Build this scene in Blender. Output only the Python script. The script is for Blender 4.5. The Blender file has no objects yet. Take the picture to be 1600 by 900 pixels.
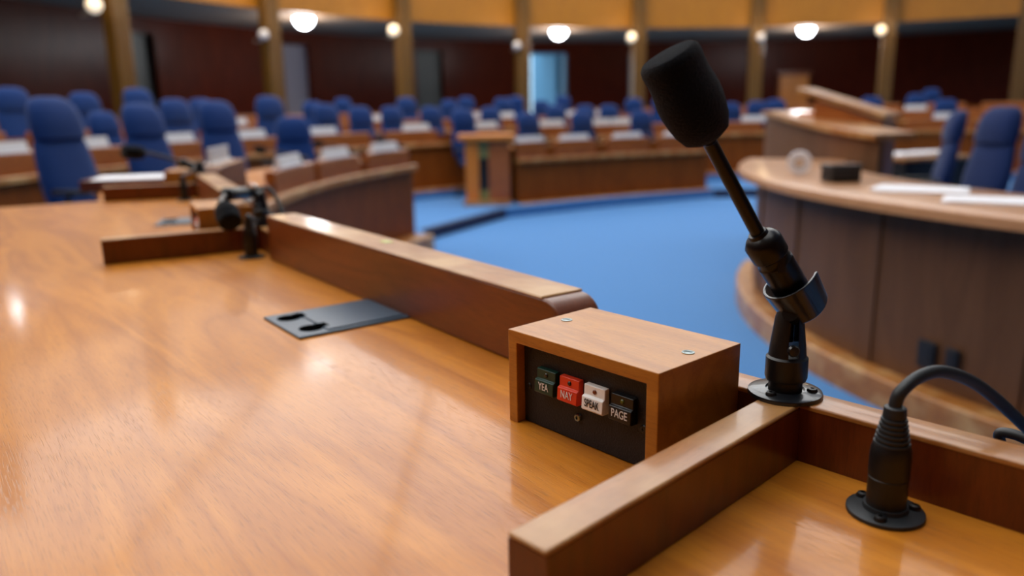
import bpy, bmesh, math, random
from mathutils import Vector, Matrix
random.seed(7)
sc = bpy.context.scene
C = sc.collection
PI = math.pi
def R(d): return math.radians(d)

# ------------------------------------------------------------------ camera
F_PX, HOR, ROLL, EYE = 1212.0, 168.3, -0.0173, 1.17
PITCH = math.atan2(450 - HOR, F_PX)
cam = bpy.data.cameras.new('camera'); co = bpy.data.objects.new('camera', cam); C.objects.link(co)
co.matrix_world = Matrix.Translation((0, 0, EYE)) @ Matrix.Rotation(PI/2 - PITCH, 4, 'X') @ Matrix.Rotation(ROLL, 4, 'Z')
cam.sensor_width = 36; cam.lens = F_PX/1600*36; cam.clip_start = .02; cam.clip_end = 200
cam.dof.use_dof = True; cam.dof.focus_distance = .70; cam.dof.aperture_fstop = 3.0
sc.camera = co
cr, sr, cp, sp = math.cos(ROLL), math.sin(ROLL), math.cos(PITCH), math.sin(PITCH)
def ray(u, v):                      # direction in the room of a measured point of the photograph
    X0, Y0 = u - 800, v - 450
    X = cr*X0 + sr*Y0; y = sr*X0 - cr*Y0
    return Vector((X, F_PX*cp + y*sp, -F_PX*sp + y*cp))
def onz(u, v, z):                   # where it meets the level z
    r = ray(u, v); return r*((z - EYE)/r.z) + Vector((0, 0, EYE))
def at(u, v, d):                    # at distance d along the view axis
    r = ray(u, v); return r*(d/(r.y*cp - r.z*sp)) + Vector((0, 0, EYE))
def oncircle(u, v, cx, cy, rad):    # far crossing of the vertical through (u,v) with a circle on plan
    r = ray(u, v); dx, dy = r.x, r.y; n = math.hypot(dx, dy); dx /= n; dy /= n
    b = dx*cx + dy*cy; t = b + math.sqrt(max(0, b*b - cx*cx - cy*cy + rad*rad)); return Vector((dx*t, dy*t, 0))

# ------------------------------------------------------------------ materials
def srgb(r, g, b):
    f = lambda c: (c/255/12.92) if c/255 <= .04045 else ((c/255 + .055)/1.055)**2.4
    return (f(r), f(g), f(b), 1)
def base_mat(name):
    m = bpy.data.materials.new(name); m.use_nodes = True
    nt = m.node_tree; b = nt.nodes['Principled BSDF']; return m, nt, b
def plain(name, col, rough=.5, metal=0, coat=0, noise=.0, nscale=40, bump=0, spec=.5, sheen=0):
    m, nt, b = base_mat(name)
    b.inputs['Base Color'].default_value = col; b.inputs['Roughness'].default_value = rough
    b.inputs['Metallic'].default_value = metal; b.inputs['Coat Weight'].default_value = coat
    b.inputs['Specular IOR Level'].default_value = spec
    if sheen: b.inputs['Sheen Weight'].default_value = sheen
    if noise or bump:
        tc = nt.nodes.new('ShaderNodeTexCoord'); n = nt.nodes.new('ShaderNodeTexNoise')
        n.inputs['Scale'].default_value = nscale; n.inputs['Detail'].default_value = 5
        nt.links.new(tc.outputs['Object'], n.inputs['Vector'])
        if noise:
            mx = nt.nodes.new('ShaderNodeMix'); mx.data_type = 'RGBA'
            mx.inputs[6].default_value = [c*(1 - noise) for c in col[:3]] + [1]
            mx.inputs[7].default_value = [min(1, c*(1 + noise)) for c in col[:3]] + [1]
            nt.links.new(n.outputs['Fac'], mx.inputs[0]); nt.links.new(mx.outputs[2], b.inputs['Base Color'])
        if bump:
            bp = nt.nodes.new('ShaderNodeBump'); bp.inputs['Strength'].default_value = bump; bp.inputs['Distance'].default_value = .002
            nt.links.new(n.outputs['Fac'], bp.inputs['Height']); nt.links.new(bp.outputs['Normal'], b.inputs['Normal'])
    return m
def wood(name, dark, light, axis='X', scale=1.0, rough=.3, coat=.3, crough=.12, bump=.15, wear=None, pore=.35, figure=.5, rot=0, spec=.5, coatbump=0):
    """varnished wood: long figure + fine pores running along one axis of the object"""
    m, nt, b = base_mat(name); L = nt.links.new; N = nt.nodes.new
    tc = N('ShaderNodeTexCoord'); mr = N('ShaderNodeMapping'); mr.inputs['Rotation'].default_value = (0, 0, rot)
    L(tc.outputs['Object'], mr.inputs['Vector'])
    def mapped(sx, sy):
        mp = N('ShaderNodeMapping'); L(mr.outputs['Vector'], mp.inputs['Vector'])
        s = {'X': (sx, sy, sy), 'Y': (sy, sx, sy), 'Z': (sy, sy, sx)}[axis]
        mp.inputs['Scale'].default_value = [k*scale for k in s]; return mp
    a = mapped(.9, 5.5)
    w = N('ShaderNodeTexNoise'); w.inputs['Scale'].default_value = 1.6; w.inputs['Detail'].default_value = 3; w.inputs['Distortion'].default_value = .6
    L(a.outputs['Vector'], w.inputs['Vector'])
    # rings of the figure: contour lines of the slow noise
    ml = N('ShaderNodeMath'); ml.operation = 'MULTIPLY'; ml.inputs[1].default_value = 9; L(w.outputs['Fac'], ml.inputs[0])
    fr = N('ShaderNodeMath'); fr.operation = 'PINGPONG'; fr.inputs[1].default_value = 1; L(ml.outputs[0], fr.inputs[0])
    f = N('ShaderNodeTexNoise'); f.inputs['Scale'].default_value = 5; f.inputs['Detail'].default_value = 8; f.inputs['Roughness'].default_value = .65
    c = mapped(2.5, 45); L(c.outputs['Vector'], f.inputs['Vector'])
    mx = N('ShaderNodeMix'); mx.data_type = 'RGBA'; mx.inputs[6].default_value = dark; mx.inputs[7].default_value = light
    ad = N('ShaderNodeMath'); ad.operation = 'MULTIPLY_ADD'; ad.inputs[1].default_value = figure; L(fr.outputs[0], ad.inputs[0])
    ms = N('ShaderNodeMath'); ms.operation = 'MULTIPLY'; ms.inputs[1].default_value = 1 - figure; L(f.outputs['Fac'], ms.inputs[0])
    L(ms.outputs[0], ad.inputs[2]); L(ad.outputs[0], mx.inputs[0])
    # pores
    pm = mapped(9, 160); p = N('ShaderNodeTexNoise'); p.inputs['Scale'].default_value = 5; p.inputs['Detail'].default_value = 2
    L(pm.outputs['Vector'], p.inputs['Vector'])
    pr = N('ShaderNodeValToRGB'); pr.color_ramp.elements[0].position = .30; pr.color_ramp.elements[1].position = .46
    pr.color_ramp.elements[0].color = (1 - pore, 1 - pore, 1 - pore, 1); L(p.outputs['Fac'], pr.inputs['Fac'])
    mu = N('ShaderNodeMix'); mu.data_type = 'RGBA'; mu.blend_type = 'MULTIPLY'; mu.inputs[0].default_value = 1
    L(mx.outputs[2], mu.inputs[6]); L(pr.outputs['Color'], mu.inputs[7]); out = mu.outputs[2]
    if wear:
        wn = N('ShaderNodeTexNoise'); wn.inputs['Scale'].default_value = 9; wn.inputs['Detail'].default_value = 6; L(tc.outputs['Object'], wn.inputs['Vector'])
        wr = N('ShaderNodeValToRGB'); wr.color_ramp.elements[0].position = .45; wr.color_ramp.elements[1].position = .7
        L(wn.outputs['Fac'], wr.inputs['Fac'])
        wx = N('ShaderNodeMix'); wx.data_type = 'RGBA'; wx.inputs[7].default_value = wear; L(wr.outputs['Color'], wx.inputs[0]); L(out, wx.inputs[6]); out = wx.outputs[2]
    L(out, b.inputs['Base Color'])
    bp = N('ShaderNodeBump'); bp.inputs['Strength'].default_value = bump; bp.inputs['Distance'].default_value = .0006
    L(pr.outputs['Color'], bp.inputs['Height']); L(bp.outputs['Normal'], b.inputs['Normal'])
    b.inputs['Roughness'].default_value = rough; b.inputs['Coat Weight'].default_value = coat; b.inputs['Coat Roughness'].default_value = crough
    b.inputs['Specular IOR Level'].default_value = spec
    if coatbump:
        b2 = N('ShaderNodeBump'); b2.inputs['Strength'].default_value = coatbump; b2.inputs['Distance'].default_value = .0006
        L(pr.outputs['Color'], b2.inputs['Height']); L(b2.outputs['Normal'], b.inputs['Coat Normal'])
    return m
def glow(name, col, strength):
    m, nt, b = base_mat(name); b.inputs['Base Color'].default_value = col
    b.inputs['Emission Color'].default_value = col; b.inputs['Emission Strength'].default_value = strength; return m

M = {}
M['desk'] = wood('desk_wood', srgb(154, 82, 8), srgb(214, 138, 40), 'X', 1.0, .45, .5, .09, .8, pore=.24, figure=.42, spec=.25, coatbump=.25)
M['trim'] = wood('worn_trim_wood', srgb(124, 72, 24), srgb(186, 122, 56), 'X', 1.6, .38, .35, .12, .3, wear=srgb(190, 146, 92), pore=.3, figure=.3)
M['box'] = wood('box_wood', srgb(148, 84, 16), srgb(206, 138, 46), 'X', 2.2, .42, .25, .2, .3, pore=.3, figure=.3)
M['desktrim'] = wood('rostrum_top_wood', srgb(176, 122, 82), srgb(200, 150, 108), 'X', .8, .28, .4, .15, .2, pore=.15, figure=.3)
M['panel'] = wood('panel_wood', srgb(104, 50, 10), srgb(146, 78, 22), 'Z', .8, .5, .0, .2, .2, pore=.2, figure=.35, spec=.15)
M['divider'] = wood('divider_wood', srgb(66, 22, 5), srgb(122, 52, 14), 'Z', 2.0, .33, .3, .15, .3, pore=.3, figure=.3)
M['rostrum'] = wood('rostrum_wood', srgb(84, 54, 32), srgb(120, 82, 54), 'Z', .8, .5, .0, .2, .2, pore=.2, figure=.3, spec=.2)
M['end'] = wood('cabinet_wood', srgb(186, 104, 26), srgb(214, 132, 44), 'Z', .8, .35, .2, .2, .2, pore=.2, figure=.3)
M['wallwood'] = wood('wall_wood', srgb(52, 13, 4), srgb(84, 27, 8), 'Z', .5, .3, .0, .2, .1, pore=.2, figure=.4, spec=.07)
M['fascia'] = wood('balcony_wood', srgb(146, 88, 4), srgb(172, 110, 10), 'Z', .5, .5, .0, .3, .1, pore=.1, figure=.3)
M['column'] = wood('column_wood', srgb(84, 54, 12), srgb(112, 76, 22), 'Z', .6, .4, .1, .3, .1, pore=.15, figure=.3)
M['carpet'] = plain('blue_carpet', srgb(64, 120, 178), .95, noise=.22, nscale=60, bump=.6, spec=.1, sheen=.2)
M['riser'] = plain('dark_riser', srgb(22, 32, 66), .7)
M['fabric'] = plain('chair_fabric', srgb(17, 48, 102), .9, noise=.12, nscale=120, bump=.3, spec=.15, sheen=.12)
M['fabric_navy'] = plain('navy_chair_fabric', srgb(16, 36, 82), .85, noise=.12, nscale=120, bump=.3, spec=.15, sheen=.1)
M['black'] = plain('black_plastic', srgb(11, 11, 13), .42, noise=.2, nscale=300, bump=.1)
M['blackgloss'] = plain('black_enamel', srgb(22, 25, 30), .28, coat=.4)
M['steel_black'] = plain('black_tube', srgb(12, 12, 15), .32, metal=.3)
M['rubber'] = plain('cable_rubber', srgb(26, 30, 34), .5)
M['foam'] = plain('foam_windscreen', srgb(10, 15, 22), 1.0, noise=.5, nscale=900, bump=1.0, spec=.03, sheen=.12)
M['face'] = plain('matte_black_panel', srgb(20, 19, 24), .55, noise=.35, nscale=500, bump=.5)
M['plate'] = plain('slate_plastic', srgb(62, 80, 98), .38, noise=.1, nscale=200, bump=.1)
M['hole'] = plain('dark_opening', srgb(4, 4, 5), .9, spec=0)
M['green'] = plain('green_key', srgb(16, 58, 46), .35)
M['red'] = plain('red_key', srgb(226, 62, 28), .35)
M['white'] = plain('white_key', srgb(250, 250, 248), .3)
M['key_black'] = plain('black_key', srgb(14, 15, 18), .3)
M['ledred'] = plain('red_lens', srgb(90, 14, 8), .15)
M['leddark'] = plain('dark_lens', srgb(24, 26, 24), .15)
M['ledamber'] = plain('amber_lens', srgb(120, 52, 20), .15)
M['ledgreen'] = plain('olive_lens', srgb(78, 86, 24), .15)
M['ink_white'] = plain('white_ink', srgb(235, 235, 235), .5)
M['ink_black'] = plain('black_ink', srgb(18, 18, 18), .5)
M['steel'] = plain('bright_steel', srgb(140, 152, 152), .3, metal=1)
M['paper'] = plain('white_paper', srgb(226, 226, 232), .7, noise=.04, nscale=30)
M['card'] = plain('pale_card', srgb(205, 200, 198), .6, noise=.06, nscale=30)
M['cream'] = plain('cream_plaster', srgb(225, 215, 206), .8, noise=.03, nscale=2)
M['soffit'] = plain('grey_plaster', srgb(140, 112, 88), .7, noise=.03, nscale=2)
M['greydoor'] = plain('grey_door_paint', srgb(120, 112, 118), .5)
M['darkdoor'] = plain('dark_olive_door_paint', srgb(52, 52, 44), .5)
M['olive'] = plain('olive_panel', srgb(122, 128, 76), .5)
M['darkglass'] = plain('dark_panel', srgb(24, 22, 14), .3)
M['bluegrey'] = plain('blue_grey_wall', srgb(96, 148, 180), .7)
M['globe'] = glow('warm_globe_glass', (1, .82, .58, 1), .9)
M['dome'] = glow('white_dome_glass', (.92, .95, 1, 1), 22)
M['gdome'] = glow('gallery_lamp_glass', (.95, .97, 1, 1), 12)
M['fill_laylight'] = glow('ceiling_fill_diffuser', (.985, .985, .95, 1), 3.4)
M['metal_trim'] = plain('lamp_metal', srgb(190, 180, 160), .3, metal=.8)

# ------------------------------------------------------------------ mesh helpers
def finish(bm, smooth=None):
    bmesh.ops.recalc_face_normals(bm, faces=bm.faces)
def obj(name, bm, mat, parent=None, loc=(0, 0, 0), rz=0, smooth=True, bevel=0, seg=2):
    bmesh.ops.recalc_face_normals(bm, faces=bm.faces)
    if smooth:
        for f in bm.faces: f.smooth = True
        for e in bm.edges:
            if len(e.link_faces) == 2 and e.calc_face_angle(0) > R(35): e.smooth = False
    me = bpy.data.meshes.new(name); bm.to_mesh(me); bm.free()
    me.materials.append(mat)
    o = bpy.data.objects.new(name, me); C.objects.link(o)
    if parent: o.parent = parent
    o.location = loc; o.rotation_euler = (0, 0, rz)
    if bevel:
        b = o.modifiers.new('bevel', 'BEVEL'); b.width = bevel; b.segments = seg; b.limit_method = 'ANGLE'; b.angle_limit = R(40)
    return o
def thing(name, label, cat, loc=(0, 0, 0), rz=0, group=None):
    o = bpy.data.objects.new(name, None); C.objects.link(o); o.empty_display_size = .05
    o.location = loc; o.rotation_euler = (0, 0, rz); o['label'] = label; o['category'] = cat
    if group: o['group'] = group
    return o
def tag(o, label, cat, group=None):
    o['label'] = label; o['category'] = cat
    if group: o['group'] = group
    return o
def struct(o): o['kind'] = 'structure'; return o
def dup(root, label, loc=None, rz=None, group=None, scale=None):
    r = root.copy(); C.objects.link(r)
    if loc is not None: r.location = loc
    if rz is not None: r.rotation_euler = (0, 0, rz)
    if scale is not None: r.scale = (scale,)*3
    r['label'] = label
    if group: r['group'] = group
    def rec(src, dst):
        for ch in list(src.children):
            c = ch.copy(); C.objects.link(c); c.parent = dst; rec(ch, c)
    rec(root, r); return r
def box(bm, x0, x1, y0, y1, z0, z1):
    vs = [bm.verts.new((x, y, z)) for x in (x0, x1) for y in (y0, y1) for z in (z0, z1)]
    for q in ((0, 1, 3, 2), (4, 6, 7, 5), (0, 4, 5, 1), (2, 3, 7, 6), (0, 2, 6, 4), (1, 5, 7, 3)): bm.faces.new([vs[i] for i in q])
    return bm
def Box(*a): return box(bmesh.new(), *a)
def lathe(bm, prof, n=32, cx=0, cy=0):
    """prof: (r,z) from bottom to top; closed at the axis when r == 0"""
    rings = []
    for r, z in prof:
        if r < 1e-6: rings.append([bm.verts.new((cx, cy, z))])
        else: rings.append([bm.verts.new((cx + r*math.cos(2*PI*i/n), cy + r*math.sin(2*PI*i/n), z)) for i in range(n)])
    for a, b in zip(rings, rings[1:]):
        for i in range(n):
            j = (i + 1) % n
            if len(a) == 1 and len(b) == 1: continue
            if len(a) == 1: bm.faces.new((a[0], b[i], b[j]))
            elif len(b) == 1: bm.faces.new((a[i], a[j], b[0]))
            else: bm.faces.new((a[i], a[j], b[j], b[i]))
    return bm
def Lathe(prof, n=32, cx=0, cy=0): return lathe(bmesh.new(), prof, n, cx, cy)
def orient(bm, origin, axis):
    """turn a mesh built along +Z to run along axis from origin"""
    q = Vector((0, 0, 1)).rotation_difference(Vector(axis).normalized()).to_matrix().to_4x4()
    bmesh.ops.transform(bm, matrix=Matrix.Translation(origin) @ q, verts=bm.verts); return bm
def tube(bm, pts, rad, n=14, caps=True):
    pts = [Vector(p) for p in pts]; rs = rad if isinstance(rad, (list, tuple)) else [rad]*len(pts)
    t0 = (pts[1] - pts[0]).normalized(); up = Vector((0, 0, 1)) if abs(t0.z) < .9 else Vector((1, 0, 0))
    u = t0.cross(up).normalized(); rings = []
    for i, p in enumerate(pts):
        t = (pts[min(i + 1, len(pts) - 1)] - pts[max(i - 1, 0)]).normalized()
        u = (u - t*u.dot(t)).normalized(); w = t.cross(u)
        rings.append([bm.verts.new(p + (u*math.cos(2*PI*k/n) + w*math.sin(2*PI*k/n))*rs[i]) for k in range(n)])
    for a, b in zip(rings, rings[1:]):
        for k in range(n): bm.faces.new((a[k], a[(k + 1) % n], b[(k + 1) % n], b[k]))
    if caps: bm.faces.new(rings[0][::-1]); bm.faces.new(rings[-1])
    return bm
def spline(pts, k=8):
    pts = [Vector(p) for p in pts]; P = [pts[0]*2 - pts[1]] + pts + [pts[-1]*2 - pts[-2]]; out = []
    for i in range(1, len(P) - 2):
        for s in range(k):
            t = s/k; a, b, c, d = P[i-1:i+3]
            out.append(.5*((2*b) + (c - a)*t + (2*a - 5*b + 4*c - d)*t*t + (3*b - a - 3*c + d)*t**3))
    out.append(pts[-1]); return out
def sweep(bm, path, prof, out=None):
    """closed profile (offset, z) carried along a plan path; offset is to the left of the path direction"""
    n = len(path); rings = []
    P = [Vector((p[0], p[1])) for p in path]
    for i in range(n):
        a = (P[i] - P[i-1]).normalized() if i else (P[1] - P[0]).normalized()
        b = (P[i+1] - P[i]).normalized() if i < n - 1 else a
        t = (a + b).normalized(); nn = Vector((-t.y, t.x)); k = 1/max(.5, nn.dot(Vector((-a.y, a.x))))
        rings.append([bm.verts.new((P[i].x + nn.x*o*k, P[i].y + nn.y*o*k, z)) for o, z in prof])
    m = len(prof)
    for a, b in zip(rings, rings[1:]):
        for k in range(m): bm.faces.new((a[k], a[(k + 1) % m], b[(k + 1) % m], b[k]))
    bm.faces.new(rings[0][::-1]); bm.faces.new(rings[-1]); return bm
def Sweep(path, prof): return sweep(bmesh.new(), path, prof)
def arc(cx, cy, r, a0, a1, step=3.0):
    n = max(2, int(abs(a1 - a0)/step) + 1)
    return [(cx + r*math.cos(R(a0 + (a1 - a0)*i/n)), cy + r*math.sin(R(a0 + (a1 - a0)*i/n))) for i in range(n + 1)]
def rect(o0, o1, z0, z1): return [(o0, z0), (o1, z0), (o1, z1), (o0, z1)]
def rrect_prof(o0, o1, z0, z1, r):
    pts = [(o0, z0), (o1, z0)]
    for c, s in (((o1 - r, z1 - r), 0), ((o0 + r, z1 - r), 90)):
        for k in range(5): pts.append((c[0] + r*math.cos(R(s + 90*k/4)), c[1] + r*math.sin(R(s + 90*k/4))))
    return pts
def screw(name, parent, loc, r=.004, mat=None, axis=(0, 0, 1), h=.0015):
    bm = Lathe([(0, 0), (r, 0), (r, h*.4), (r*.8, h), (r*.35, h*1.15), (r*.3, h*.6), (0, h*.6)], 20)
    orient(bm, loc, axis); return obj(name, bm, mat or M['black'], parent)

# ------------------------------------------------------------------ room shell
RC = (6.2, 9.2); RR = 14.0                     # balcony ring
BC = (6.85, 11.8); BR = 16.6                   # rear wall ring
ZS, ZF = 3.30, 4.25                            # soffit, balcony front top
C1 = (3.74, 4.16); RF = 4.96                   # the curve of the front row
T1 = .10
def disc(c, r, z0, z1, n=96):
    bm = bmesh.new(); lo = [bm.verts.new((c[0] + r*math.cos(2*PI*i/n), c[1] + r*math.sin(2*PI*i/n), z0)) for i in range(n)]
    hi = [bm.verts.new((v.co.x, v.co.y, z1)) for v in lo]
    bm.faces.new(lo[::-1]); bm.faces.new(hi)
    for i in range(n): bm.faces.new((lo[i], lo[(i+1) % n], hi[(i+1) % n], hi[i]))
    return bm
struct(obj('floor', disc(BC, BR + .1, -.2, 0), M['carpet']))
# first tier: everything outside the well
inner = arc(C1[0], C1[1], RF - .12, 262, 155, 3) + [(-.80, 6.98), (-.06, 8.42), (1.17, 9.25), (2.6, 10.0), (3.7, 10.0), (5.2, 9.7), (7.2, 8.4), (8.4, 6.4), (8.9, 4.0), (8.6, 1.5), (7.2, -.6), (5.4, -1.3)]
def tier(inner, z0, z1, outer_r):
    bm = bmesh.new(); rows = []
    n = len(inner)
    for (x, y) in inner:
        d = Vector((x - C1[0], y - C1[1])).normalized(); c = Vector(C1) - Vector(BC)
        b = d.dot(c); t = -b + math.sqrt(b*b - c.length_squared + outer_r**2)
        X, Y = C1[0] + d.x*t, C1[1] + d.y*t
        rows.append([bm.verts.new(p) for p in ((x, y, z0), (x, y, z1), (X, Y, z1), (X, Y, z0))])
    closed = n > 20 and (Vector(inner[0]) - Vector(inner[-1])).length < 2.5
    for i in range(n if closed else n - 1):
        a, b = rows[i], rows[(i + 1) % n]
        for k in range(4): bm.faces.new((a[k], a[(k+1) % 4], b[(k+1) % 4], b[k]))
    if not closed: bm.faces.new(rows[0][::-1]); bm.faces.new(rows[-1])
    return bm
t = obj('floor_tier', tier(inner, 0, T1, BR), M['carpet'], smooth=False); struct(t)
RROW = {2: 7.30, 3: 9.25, 4: 11.1}; ZT = {1: T1, 2: .18, 3: .28, 4: .38}
for k in (2, 3, 4):
    t = obj('floor_tier', tier(arc(C1[0], C1[1], RROW[k] - .15, 215 if k < 4 else 170, 40, 3), ZT[k-1] if k > 2 else T1, ZT[k], BR), M['carpet'], smooth=False); struct(t)
t = obj('trim_step', Sweep([(-.80, 6.98), (-.06, 8.42)], rect(-.012, .05, 0.0, T1 + .004)), M['riser']); struct(t)  # dark blue strip covering the riser of the step
t = obj('trim_step', Sweep([(2.62, 9.98), (3.7, 9.98)], rect(-.02, .02, 0.0, T1 + .004)), M['riser']); struct(t)

def ring_arc(c, r0, r1, z0, z1, a0, a1, step=3):
    return Sweep(arc(c[0], c[1], r0, a0, a1, step), rect(0, -(r1 - r0), z0, z1))
def wang(u, v=100):                      # angle on the rear wall of a measured column of the photo
    p = oncircle(u, v, BC[0], BC[1], BR); return math.degrees(math.atan2(p.y - BC[1], p.x - BC[0]))
# rear wall with its openings (angles run down from left to right)
doors = [(wang(193), wang(236), 'dark'), (wang(436), wang(479), 'grey'), (wang(645), wang(688), 'dark'), (wang(821), wang(884), 'open'), (wang(980), wang(995), 'grey')]
cur = 360 + wang(1600) - 300
edges = sorted(doors, key=lambda d: -d[0])
segs = []; a = 300.0
for d in edges: segs.append((a, d[0])); a = d[1]
segs.append((a, -60.0))
ztop = 2.95
names = ['wall_left', 'wall_back', 'wall_back', 'wall_back', 'wall_back', 'wall_right']
for (a0, a1), nm in zip(segs, names):
    struct(obj(nm, ring_arc(BC, BR, BR + .2, 0, ZS, a0, a1), M['wallwood']))
for i, (a0, a1, kind) in enumerate(edges):
    struct(obj('wall_lintel', ring_arc(BC, BR, BR + .2, ztop, ZS, a0, a1, .5), M['wallwood']))
    if kind != 'open':
        d = struct(obj('door_%d' % (i + 1), ring_arc(BC, BR + .06, BR + .12, 0, ztop, a0, a1, .5), M['greydoor'] if kind == 'grey' else M['darkdoor']))
        am = R(a0*.9 + a1*.1); hp = (BC[0] + (BR + .02)*math.cos(am), BC[1] + (BR + .02)*math.sin(am), 1.3)
        obj('door_handle', Lathe([(0, -.09), (.02, -.09), (.02, .09), (0, .09)], 12), M['metal_trim'], d, hp)
    else:
        gl, nt, b = base_mat('door_glass'); b.inputs['Transmission Weight'].default_value = 1; b.inputs['Roughness'].default_value = .02; b.inputs['IOR'].default_value = 1.1
        b.inputs['Base Color'].default_value = (.9, .96, 1, 1)
        w = struct(obj('window_1', ring_arc(BC, BR + .08, BR + .10, .45, ztop - .06, a0 - .25, a1 + .25, .5), gl))
        fr = ring_arc(BC, BR + .05, BR + .14, .38, .45, a0, a1, .5)
        for q0, q1 in ((a0, a0 - .25), (a1 + .25, a1)):
            sweep(fr, arc(BC[0], BC[1], BR + .05, q0, q1, 1), rect(0, -.09, .0, ztop))
        sweep(fr, arc(BC[0], BC[1], BR + .05, a0, a1, .5), rect(0, -.09, ztop - .06, ztop))
        sweep(fr, arc(BC[0], BC[1], BR + .05, a0, a1, .5), rect(0, -.09, 0, .12))
        obj('window_frame', fr, M['bluegrey'], w)
        # the side wall and hedge seen through the glass
        am = R((a0 + a1)/2); dx, dy = math.cos(am), math.sin(am); tx, ty = dy, -dx
        o = obj('wall_outside', box(Box(1.05, 2.2, .6, 3.0, 0, 3.4), -1.4, 1.05, .9, 1.6, 0, .95), M['bluegrey'], None, (BC[0] + (BR + 1)*dx, BC[1] + (BR + 1)*dy, 0), math.atan2(ty, tx)); struct(o)
        g = struct(obj('ground_outside', Box(-6, 6, .0, 9, -.1, 0), M['soffit'], None, (BC[0] + (BR + .2)*dx, BC[1] + (BR + .2)*dy, 0), math.atan2(ty, tx)))
# balcony slab (its underside is the soffit) and its yellow timber front
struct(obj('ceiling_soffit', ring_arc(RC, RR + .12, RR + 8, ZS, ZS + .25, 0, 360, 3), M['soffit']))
colang = [159.3, 144.3, 129.3, 114.8, 100.5, 86.4, 71.9, 58.6]
allang = [203, 188.5, 174] + colang + [44.5, 30]
struct(obj('wall_balcony', ring_arc(RC, RR, RR + .12, ZS, ZF, 0, 360, 3), M['fascia']))
struct(obj('trim_balcony', ring_arc(RC, RR - .06, RR + .16, ZF, ZF + .12, 0, 360, 3), M['column']))
# upper walls and ceiling
struct(obj('wall_upper', ring_arc(RC, RR + 5.5, RR + 5.7, ZS, 8.2, 0, 360, 4), M['cream']))
struct(obj('ceiling', disc(RC, RR + 5.8, 8.2, 8.3), M['cream']))
# columns
def column(ang, label):
    x, y = RC[0] + (RR - .16)*math.cos(R(ang)), RC[1] + (RR - .16)*math.sin(R(ang))
    r = thing('column', label, 'column', (x, y, 0), R(ang + 90), 'timber columns carrying the balcony')
    bm = bmesh.new(); w, d = .175, .12
    box(bm, -w, w, -d, d, .0, 6.4)
    for k in range(5):
        xx = -w + .035 + k*(2*w - .07)/4; tube(bm, [(xx, d - .005, .5), (xx, d - .005, 6.3)], .028, 10)
    obj('shaft', bm, M['column'], r)
    obj('plinth', Box(-w - .05, w + .05, -d - .05, d + .05, 0, .5), M['column'], r, bevel=.02)
    return r
clab = ['second column from the left, brightest lamp at its top', 'column left of the grey door', 'column right of the grey door with a bright wall lamp', 'column just left of the glowing blue doorway',
        'column just left of the black foam microphone head', 'column just right of the black foam microphone head', 'column behind the slanted wooden lectern', 'column at the right edge of the picture']
clab[0] = 'tall timber column standing leftmost in view, behind the left blue chairs'
column(174, 'tall gold-brown timber column beyond the left edge of the view')
for a, l in zip(colang, clab):
    column(a, l if l.startswith('tall') else 'tall gold-brown timber ' + l)
# wall lamps on the columns
lamp_at = [(147, 8, 1.0), (412, 54, .45), (615, 47, 1.0), (808, 71, .5), (987, 58, .9), (1189, 58, .6), (1377, 47, .9)]
ll = ['leftmost column', 'column left of the grey door', 'column right of the grey door', 'column left of the blue doorway', 'column left of the foam microphone head', 'column right of the foam microphone head', 'column behind the lectern']
for (u, v, s), l in zip(lamp_at, ll):
    p = oncircle(u, v, RC[0], RC[1], RR - .38); d = Vector((RC[0] - p.x, RC[1] - p.y, 0)).normalized()
    rr = ray(u, v); z = EYE + rr.z*p.length/math.hypot(rr.x, rr.y)
    r = thing('wall_lamp', 'small round cream glass lamp high on the ' + l, 'lamp', (p.x, p.y, z), 0, 'globe lamps on the columns')
    rad = .08 + .045*s
    obj('globe', Lathe([(0, -rad)] + [(rad*math.sin(PI*k/10), -rad*math.cos(PI*k/10)) for k in range(1, 10)] + [(0, rad)], 20), M['globe'] if s > .8 else M['card'], r)
    obj('bracket', tube(bmesh.new(), [(0, 0, -rad*.8), (-d.x*.12, -d.y*.12, -rad*1.2), (-d.x*.30, -d.y*.30, -rad*1.1)], .02, 8), M['metal_trim'], r)
p = Vector((-7.72, 11.57, 3.46)); r = thing('wall_lamp', 'bright round white lamp on the column beyond the left edge of the view', 'lamp', p, 0, 'globe lamps on the columns')
obj('globe', Lathe([(0, -.17)] + [(.17*math.sin(PI*k/10), -.17*math.cos(PI*k/10)) for k in range(1, 10)] + [(0, .17)], 20), M['dome'], r)
obj('bracket', tube(bmesh.new(), [(0, 0, -.13), (-.04, -.10, -.2), (.1, -.62, -.18)], .02, 8), M['metal_trim'], r)
# dome lamps under the balcony
for (u, v), l in zip([(475, 33), (873, 53), (1260, 47)], ['nearest the left, above the grey door', 'in the middle, above the blue doorway', 'on the right, above the slanted lectern']):
    p = oncircle(u, v, RC[0], RC[1], RR + .62)
    r = thing('ceiling_lamp', 'bright white dome lamp under the balcony, ' + l, 'lamp', (p.x, p.y, ZS), 0, 'dome lamps under the balcony')
    obj('shade', Lathe([(0, -.25), (.09, -.235), (.165, -.18), (.215, -.10), (.23, -.02), (.23, 0), (0, 0)], 32), M['dome'], r)
    l = bpy.data.lights.new('ceiling_lamp_light', 'POINT'); l.energy = 130; l.color = (.95, .97, 1); l.shadow_soft_size = .25
    lo_ = bpy.data.objects.new('ceiling_lamp_light', l); C.objects.link(lo_); lo_.location = (p.x, p.y, ZS - .42)
    obj('rim', Lathe([(.23, -.03), (.26, -.03), (.26, 0), (.23, 0)], 32), M['metal_trim'], r)
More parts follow.
